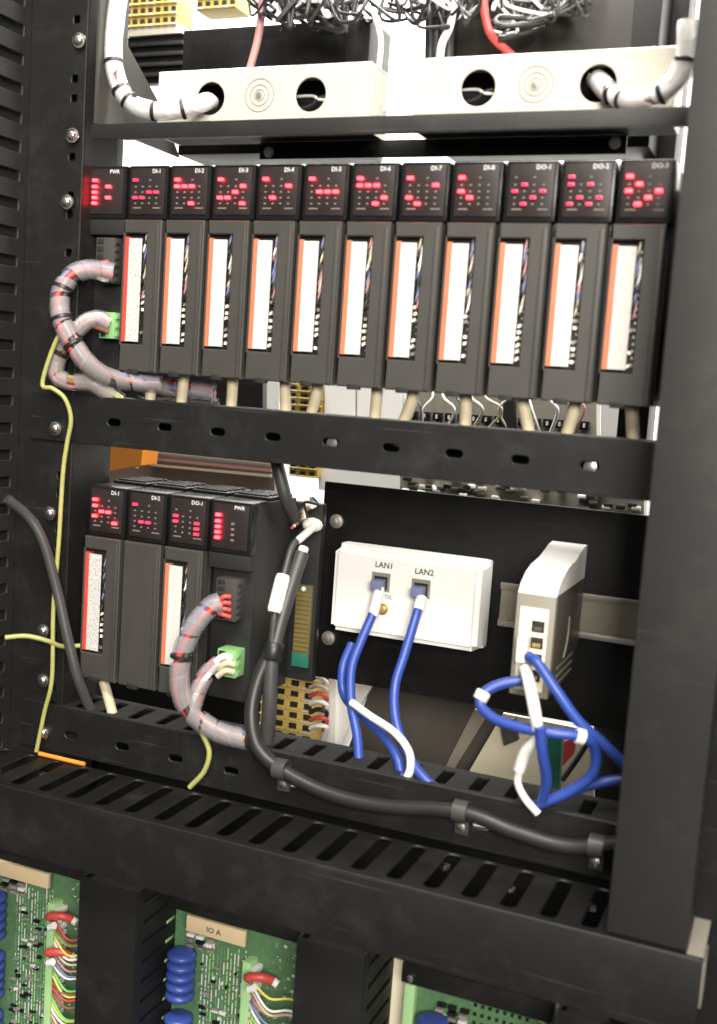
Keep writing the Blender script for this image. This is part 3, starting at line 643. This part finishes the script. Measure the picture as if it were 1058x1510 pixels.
# loom bundle behind bottom of the long row
for k, (y, z, m) in enumerate(((.035, -.006, 'wrap'), (.05, -.013, 'wrap'))):
    loom('wire_loom', ['wrapped loom lying behind the upper channel under the first modules', 'second wrapped loom lying behind the upper channel, lower and deeper'][k], [(205, 566 + 8 * k, y), (250, 570 + 8 * k, y), (320, 578 + 8 * k, y)], .0066, m)
# earth wires
cable('earth_wire', 'yellow green earth wire running down the left upright', M['yg'], [(118, 474, -.013), (94, 486, -.028), (78, 515, -.030), (63, 566, -.030), (78, 573, -.030), (96, 588, -.026), (105, 618, -.022), (99, 655, -.02), (93, 700, -.02), (87, 800, -.02), (79, 900, -.02), (77, 1000, -.02), (66, 1050, -.019), (54, 1108, -.018)], .0018, 'wire')
cable('earth_wire', 'yellow green earth wire end hanging below the lower looms', M['yg'], [(282, 1050, -.018), (300, 1085, -.0155), (309, 1110, -.0155), (301, 1138, -.0155), (280, 1161, -.0158)], .0021, 'wire')
cable('earth_wire', 'pale green wire sticking out of the left slotted duct', M['yg'], [(8, 940, -.045), (40, 938, -.035), (70, 945, -.025), (92, 953, -.012), (122, 952, .0)], .0020, 'wire')
cable('power_cable', 'grey cable from the left slotted duct to the lower shelf', M['greycable'], [(10, 735, -.05), (42, 762, -.035), (64, 798, -.028), (84, 868, -.022), (100, 940, -.02), (116, 1002, -.016), (137, 1055, -.002)], .0042)
for k, (u, v, du) in enumerate(((225, 552, -4), (272, 556, -5), (344, 560, -3), (420, 565, 2), (470, 572, -12), (557, 575, -4), (612, 582, -18), (688, 586, -2), (770, 590, 10), (850, 596, -14), (932, 602, 2))):
    cable('module_cable', ORD[k] + ' beige cable dropping from the long row, counted from the looms', M['beige'], [(u, v - 12, .018), (u + du * .3, v + 12, .018), (u + du, v + 45, .020), (u + du * 1.4, v + 75, .022)], .0044, 'cable', 'beige cables under the long row')
cable('module_cable', 'beige cable leaving the short row into the slotted shelf', M['beige'], [(152, 1002, .008), (158, 1022, .006), (166, 1052, -.001), (170, 1075, .004)], .0042)
# ================================================================== LOWER BAY
def wire_duct(x0, label, ytop=-.06, z1=-.3925):
    t = thing('wire_duct', label, 'duct', (x0 + .026, -.03, -.75), 'black ducts between the circuit boards')
    MB().box(x0, x0 + .0525, ytop, ytop + .002, -.75, z1, .0006).build('front_cover', M['steel'], t)
    hs = [rect(ytop + .012, .0, z1 - .0150 - .0165 * k, z1 - .011 - .0165 * k) for k in range(8)]
    MB().box(x0 + .004, x0 + .0485, ytop + .006, .0025, -.75, z1 - .004).build('inside', M['void'], t)
    MB().addbm(plate(rect(ytop + .0022, .005, -.75, z1), hs, 'yz', x0 + .0505, x0 + .0525, .0004)).build('side_wall', M['steel'], t)
    MB().addbm(plate(rect(ytop + .0022, .005, -.75, z1), hs, 'yz', x0, x0 + .002, .0004)).build('side_wall', M['steel'], t)
    MB().box(x0 + .0022, x0 + .0503, .003, .005, -.75, z1).build('rear_wall', M['void'], t)
for x, l in ((.0265, 'black slotted duct right of the board with a cut off tag'), (.2145, 'black slotted duct right of the board with the lettered tan tag'), (.4025, 'black slotted duct under the right end of the tray')): wire_duct(x, l)
def board(x0, zt, idx, label, w=.128, rail=.009):
    t = thing('circuit_board', label, 'circuit board', (x0 + .06, 0, -.75), 'green circuit boards under the tray')
    yb = 0.0; rnd = random.Random(idx)
    MB().box(x0, x0 + w, yb, yb + .0018, -.75, zt).build('substrate', M['pcb'], t)
    MB().box(x0 - .004, x0 + w, yb - .012, yb + .002, zt + .001, zt + .001 + rail, .001).build('top_rail', M['steel'], t)
    MB().lathe((x0 + .003, yb - .0125, zt + .006), (0, -1, 0), [(.003, 0), (.003, .0015), (.0015, .002)], 12).build('screw', M['bolt'], t)
    MB().box(x0 - .002, x0 + .006, yb - .008, yb - .0002, -.75, zt - .002, .0006).build('edge_guide', M['pale_green'], t)
    if idx < 2:
        tg = MB().box(x0 + .028, x0 + .081, yb - .016, yb - .0125, zt - .012, zt + .001, .0006).build('name_tag', M['tan'], t)
        if idx == 1: text('lettering', 'IO A', .0065, Vector((x0 + .053, yb - .0162, zt - .006)), M['ink'], t)
    mb = MB()
    for c in range(13):
        xx = x0 + .036 + c * .0032 + rnd.uniform(-.0005, .0005); zz = zt - .020 - rnd.random() * .01; mm = M[rnd.choice(['print', 'pale_green', 'pcb_light', 'pcb_light'])]
        while zz > zt - .19:
            l = rnd.choice((.0015, .003, .006, .010)); mb.mat(mm if rnd.random() < .7 else M['print']).box(xx, xx + .0009, yb - .0004, yb - .0001, zz - l, zz); zz -= l + rnd.uniform(.0008, .003)
    for k in range(150):
        xx = x0 + .094 + rnd.random() * (w - .098); zz = zt - .004 - rnd.random() * .18; mb.mat(M[rnd.choice(['print', 'pcb_light', 'pale_green'])]).box(xx, xx + rnd.choice((.0008, .0025)), yb - .0004, yb - .0001, zz, zz + rnd.choice((.0008, .002)))
    o = mb.build('board_traces', None, t); o['kind'] = 'stuff'
    mb = MB()
    for row in range(5):
        for c in range(3):
            xx = x0 + .022 + .009 * c + rnd.uniform(-.001, .001); zz = zt - .012 - .0045 * row
            mb.mat(M[rnd.choice(['zinc', 'ivory_dk', 'print', 'gloss'])]).box(xx, xx + .0065, yb - .0045, yb - .0002, zz - .0026, zz, .0005)
    for k in range(90):
        xx = x0 + .033 + rnd.random() * .040; zz = zt - .038 - rnd.random() * .14
        mb.mat(M[rnd.choice(['zinc', 'gloss', 'ivory_dk', 'print', 'pcb_light', 'gloss'])]).box(xx, xx + rnd.choice((.002, .004, .006)), yb - .003, yb - .0005, zz, zz + rnd.choice((.0015, .0025)), .0003)
    for k in range(48):
        xx = x0 + .050 + .0055 * (k % 8); zz = zt - .008 - .007 * (k // 8)
        if idx == 2: mb.mat(M['gloss']).box(xx, xx + .002, yb - .002, yb - .0005, zz, zz + .002)
    o = mb.build('small_components', None, t); o['kind'] = 'stuff'
    for c in range(3):
        for k in range(5):
            zz = zt - (.036 if idx < 2 else .023) - .0085 * k - .055 * c
            MB().lathe((x0 + .0225 - (.003 if idx == 0 else 0), yb - .011, zz), (0, 0, 1), [(.008, -.0034), (.0116, -.002), (.012, 0), (.0116, .0015), (.0085, .0032), (.003, .0038)], 22).build('coil', M['bluecap'], t, smooth=60)
    tb = MB().box(x0 + .078, x0 + .0855, yb - .012, yb - .0002, -.75, zt - .026, .0006).build('terminal_strip', M['pale_green'], t)
    for k in range(26):
        zz = zt - .032 - .0072 * k
        MB().box(x0 + .0857, x0 + .0905, yb - .012, yb - .0006, zz - .0028, zz + .0018, .0004).build('terminal', M['white'], tb)
    cols = ['redw', 'brownw', 'greenw', 'yelloww', 'whitecable', 'beige', 'pinkw', 'bluew', 'whitecable', 'greenw', 'yelloww', 'brownw']
    for k in range(24):
        zz = zt - .034 - .0050 * k; sag = rnd.uniform(.006, .014); e = rnd.uniform(-.012, .0)
        MB().tube([(x0 + .088, yb - .0125, zz), (x0 + .094, yb - .020, zz - .002), (x0 + .108, yb - .022, zz - sag), (x0 + .124, yb - .018, zz - sag + .002), (x0 + .146, yb - .02, zz - sag * .6 + e)], .0010, 8).build('wire', M[cols[(k + idx * 3) % 12]], t, smooth=60)
    for k in (0, 1) if idx != 1 else (0,):
        zz = zt - .030 - .032 * k
        MB().tube([(x0 + .086, yb - .016, zz - .006), (x0 + .090, yb - .024, zz), (x0 + .100, yb - .022, zz + .002), (x0 + .107, yb - .016, zz - .002)], .0034, 12).build('red_jumper', M['redw'], t, smooth=60)
        MB().cyl((x0 + .107, yb - .016, zz - .002), (1, 0, -.4), .0032, .005, 12).build('ferrule', M['whitecable'], t)
        MB().cyl((x0 + .092, yb - .026, zz - .008), (1, -.2, .6), .0030, .006, 12).build('ferrule', M['whitecable'], t)
    return t
board(-.118, -.4255, 0, 'green circuit board left of the first duct, with blank tan tag')
board(.070, -.4265, 1, 'green circuit board with tan lettered tag and single red jumper')
board(.2830, -.4330, 2, 'green circuit board without tag, under the right end of the tray', .108, .015)
cp = thing('backing_sheet', 'cream sheet behind the circuit board without tag', 'sheet', (.33, .012, -.75))
MB().box(.2545, .420, .010, .0125, -.75, -.4085).build('sheet', M['ivory'], cp)
MB().box(.3935, .4015, .001, .0098, -.75, -.412).build('folded_edge', M['cream'], cp)
ge = thing('circuit_board', 'edge of a light green board beyond the right upright', 'circuit board', (.51, .0, -.75), 'green circuit boards under the tray')
MB().box(.492, .62, .0, .002, -.75, -.40).build('substrate', M['pcb'], ge); MB().box(.498, .506, -.01, -.0002, -.75, -.402, .0006).build('edge_guide', M['pale_green'], ge)
# ================================================================== BACKGROUND GEAR
def slab(name, label, cat, pl, y, d, m, group=None):
    P = [at(u, v, y=y) for u, v in pl]; c = sum(P, Vector()) / len(P); t = thing(name, label, cat, (c.x, y, min(p.z for p in P)), group)
    MB().prism(P, (0, d, 0)).build('body', m, t); return t
def terminal_row(u0, v0, u1, v1, y, n, cols, label):
    """rows of yellow clip terminals: px corners at depth y"""
    a, b = at(u0, v0, y=y), at(u1, v1, y=y); t = thing('terminal_block', label, 'terminals', ((a.x + b.x) / 2, y, b.z), 'yellow terminal blocks at the back')
    MB().box(a.x, b.x, y, y + .03, b.z, a.z, .001).build('body', M['yellow'], t)
    pw = (b.x - a.x) / cols; ph = (a.z - b.z) / n
    for i in range(cols):
        for k in range(n):
            x = a.x + pw * (i + .5); z = b.z + ph * (k + .5)
            MB().box(x - pw * .28, x + pw * .22, y - .002, y + .001, z - ph * .18, z + ph * .28, .0004).build('clamp_hole', M['void'], t)
            MB().box(x - pw * .45, x + pw * .45, y - .0035, y - .0003, z - ph * .42, z - ph * .24, .0004).build('lever', M['yellow' if i % 3 else 'beige'], t)
    return t
terminal_row(186, -20, 262, 38, .30, 4, 7, 'yellow terminal block above the black grille at the top left')
terminal_row(292, -30, 350, 12, .30, 3, 5, 'yellow terminal block peeking above the small power unit')
slab('terminal_rail', 'cream rail below the upper yellow terminal blocks', 'rail', [(188, 42), (268, 36), (268, 48), (188, 54)], .30, .02, M['cream'])
gr = slab('vent_grille', 'black grille behind the white loom at the top left', 'grille', [(188, 56), (272, 48), (272, 120), (188, 126)], .305, .01, M['panel'])
for k in range(4):
    a = at(190, 64 + 15 * k, y=.30); b2 = at(270, 58 + 15 * k, y=.30); MB().box(a.x, b2.x, .30, .3045, a.z - .004, a.z, .0004).build('slat', M['steel'], gr)
terminal_row(424, 556, 476, 612, .30, 5, 3, 'yellow terminal block under the middle of the long row')
slab('white_duct', 'white plastic duct cover beside the small terminal block under the long row', 'duct', [(479, 545), (524, 548), (524, 625), (479, 622)], .30, .03, M['white'])
slab('white_duct', 'second white plastic duct cover beside the relay board', 'duct', [(527, 545), (592, 553), (592, 630), (527, 625)], .30, .03, M['white'])
slab('dark_cover', 'dark cover behind the wrapped looms under the long row', 'cover', [(90, 530), (388, 530), (388, 630), (90, 630)], .31, .01, M['panel'])
slab('white_tag', 'small white tag hanging beside the yellow terminal block', 'tag', [(394, 556), (412, 558), (412, 606), (394, 604)], .28, .01, M['white'])
rb = slab('relay_board', 'olive grey relay board with rows of small sockets under the long row', 'board', [(600, 560), (880, 575), (880, 660), (600, 650)], .30, .02, M['ivory_dk'])
for r_ in range(2):
    for k in range(15):
        p = at(612 + 18 * k, 612 + 19 * r_ + 1.1 * k, y=.30)
        s_ = MB().box(p.x - .0045, p.x + .0045, .292, .2998, p.z - .004, p.z + .004, .0006).build('socket', M['gloss'], rb)
        MB().box(p.x - .001, p.x + .001, .2912, .2919, p.z - .002, p.z + .002).build('contact', M['print'], s_)
rw = random.Random(5)
for k in range(12):
    u = 612 + 22 * k; MB().tube(path([(u, 560, .288), (u + rw.uniform(-8, 8), 585, .284), (u + rw.uniform(-20, 20), 605, .282), (u + rw.uniform(-10, 10), 640, .288)]), rw.choice([.0012, .0018]), 7).build('wire', M[rw.choice(['whitecable', 'beige', 'pinkw', 'greycable', 'whitecable'])], rb)
MB().prism([at(u, v, y=.285) for u, v in ((742, 575), (758, 576), (758, 650), (742, 649))], (0, .01, 0)).build('divider', M['void'], rb)
slab('white_duct', 'white cover between the beige cables near the right upright', 'duct', [(886, 565), (914, 566), (914, 655), (886, 654)], .27, .02, M['white'])
slab('orange_box', 'bright orange box seen below the upper channel', 'box', [(150, 630), (214, 635), (208, 686), (150, 696)], .22, .03, M['orangebox'])
pr = slab('parts_tray', 'brown beige strip below the upper channel behind the short row', 'strip', [(110, 690), (205, 690), (216, 640), (405, 655), (405, 730), (110, 730)], .26, .02, M['sienna'])
for k in range(3): MB().prism([at(u, v, y=.257) for u, v in ((222, 666 + 9 * k), (400, 684 + 8 * k), (400, 688 + 8 * k), (222, 669 + 9 * k))], (0, .002, 0)).build('ridge', M[('ivory_dk', 'pinkw', 'beige')[k]], pr)
terminal_row(428, 668, 468, 706, .27, 3, 3, 'yellow terminal block in the gap below the upper channel')
slab('white_duct', 'white strip above the black panel below the upper channel', 'duct', [(470, 672), (590, 688), (590, 740), (470, 722)], .28, .02, M['white'])
mt = slab('parts_tray', 'mottled grey strip above the black panel near the right upright', 'strip', [(592, 690), (950, 730), (950, 775), (592, 740)], .28, .02, M['ivory_dk'])
rnd = random.Random(4); mb = MB()
for k in range(70):
    u = rnd.uniform(596, 940); v = 700 + (u - 592) * .105 + rnd.uniform(-4, 26); p = at(u, v, y=.279); mb.mat(M[rnd.choice(['white', 'void', 'brown', 'cream', 'void'])]).box(p.x - .004, p.x + .004, .274, .2795, p.z - .002, p.z + .002, .0005)
o = mb.build('small_parts', None, mt); o['kind'] = 'stuff'
terminal_row(388, 975, 462, 1100, .17, 7, 4, 'tall yellow terminal block behind the grey cables at the lower shelf')
rt = thing('wire_group', 'red and white wire ends beside the tall yellow terminal block', 'wires', at(475, 1085, y=.16))
for k in range(8):
    MB().tube(path([(458, 990 + 12 * k, .168), (470, 986 + 12 * k, .16), (482, 996 + 11 * k, .162), (478, 1012 + 11 * k, .168)]), .0022, 7).build('wire', M[('redw', 'whitecable', 'beige', 'redw', 'whitecable', 'blackcable', 'redw', 'whitecable')[k]], rt)
slab('white_duct', 'tall white duct behind the blue cables below the black panel', 'duct', [(470, 960), (496, 965), (494, 1110), (470, 1100)], .19, .02, M['white'])
slab('white_duct', 'wide white plate behind the LAN1 cable below the black panel', 'duct', [(499, 965), (556, 1000), (520, 1060), (490, 1130)], .195, .02, M['white'])
slab('deflector_plate', 'dark brown sloping sheet below the black panel', 'sheet', [(556, 990), (800, 1030), (760, 1200), (500, 1140)], .20, .004, M['brown'])
slab('deflector_strip', 'light brown folded strip on the sloping sheet', 'strip', [(700, 1046), (722, 1050), (660, 1150), (648, 1148)], .194, .004, M['rail'])
fl = slab('cream_plate', 'cream plate below the converter behind the blue cables', 'sheet', [(742, 1052), (876, 1078), (876, 1195), (676, 1165)], .18, .004, M['ivory'])
MB().prism([at(u, v, y=.172) for u, v in ((738, 1070), (760, 1060), (764, 1092), (744, 1100))], (0, .006, 0)).build('bracket', M['brown'], fl)
gb = slab('green_board', 'small green board with a red part below the converter', 'board', [(808, 1085), (828, 1088), (824, 1175), (802, 1172)], .165, .008, M['tealpcb'])
MB().prism([at(u, v, y=.16) for u, v in ((832, 1094), (850, 1086), (846, 1112), (830, 1130))], (0, .006, 0)).build('red_part', M['redw'], gb)
cable('jumper_wire', 'thin black wire crossing the cream plate below the converter', M['blackcable'], [(830, 1150, .15), (850, 1122, .15), (866, 1098, .15), (878, 1092, .14)], .0022, 'wire')
slab('dark_cover', 'dark cover behind the black panel near the right upright', 'cover', [(876, 960), (1000, 980), (1000, 1260), (876, 1240)], .21, .01, M['panel'])
slab('dark_cover', 'dark cover behind the short row and its shelf', 'cover', [(60, 930), (386, 960), (386, 1200), (60, 1150)], .20, .01, M['panel'])
slab('dark_cover', 'dark cover behind the circuit boards below the tray', 'cover', [(-150, 1040), (1300, 1356), (1300, 1800), (-150, 1800)], .06, .01, M['panel'])
# tangle of wires at top
rnd = random.Random(21)
for k in range(52):
    u = rnd.uniform(350, 860); m = rnd.choice(['blackcable', 'blackcable', 'tie', 'greycable', 'blackcable', 'blackcable', 'tie', 'tie', 'blackcable', 'whitecable']); y = rnd.uniform(.035, .095)
    L_ = rnd.uniform(16, 58) if not 560 < u < 632 else rnd.uniform(10, 34)
    pts = [(u + rnd.uniform(-30, 30), -70, y)]
    for q in range(rnd.randint(4, 6)): pts.append((u + rnd.uniform(-38, 38), L_ * rnd.uniform(-.5, 1.), y + rnd.uniform(-.02, .02)))
    pts.append((u + rnd.uniform(-60, 60), -75, y))
    if m == 'tie': m = 'blackcable'
    o = MB().tube(path(pts), rnd.choice([.0010, .0012, .0015, .0020]), 8).build('loose_wire', M[m])
    o['label'] = {'blackcable': 'thin black wire looping in the tangle above the cream boxes', 'greycable': 'thin dark grey wire looping in the tangle above the cream boxes', 'whitecable': 'thin white wire looping in the tangle above the cream boxes'}[m]; o['category'] = 'wire'
    o['group'] = 'tangled %s wires above the cream boxes' % {'blackcable': 'black', 'greycable': 'grey', 'whitecable': 'white'}[m]
cable('power_wire', 'pale red wire dropping behind the cream box with two loose wires', M['pinkw'], [(388, -20, .07), (386, 20, .07), (380, 60, .07), (368, 105, .07)], .0032, 'wire')
cable('power_wire', 'red wire bending down behind the cream box by the right upright', M['redw'], [(712, -20, .07), (716, 25, .07), (727, 55, .07), (756, 82, .075)], .0031, 'wire')
cable('power_wire', 'white wire rising behind the cream box by the right upright', M['whitecable'], [(648, 100, .06), (652, 65, .06), (664, 38, .065), (672, -10, .07)], .0030, 'wire')
for k in range(4): cable('power_cable', ('first', 'second', 'third', 'fourth')[k] + ' dark vertical cable left of the red wire, counted from the bright gap', M['greycable' if k % 2 else 'blackcable'], [(634 + 9 * k, 110, .085), (635 + 9 * k, 50, .085), (636 + 9 * k, -30, .085)], .0040, 'cable', 'dark vertical cables by the bright gap')
cable('signal_cable', 'thin white cable hanging in the bright gap between the cream boxes', M['whitecable'], [(552, 20, .06), (562, 60, .06), (558, 120, .06), (566, 165, .06)], .0022)
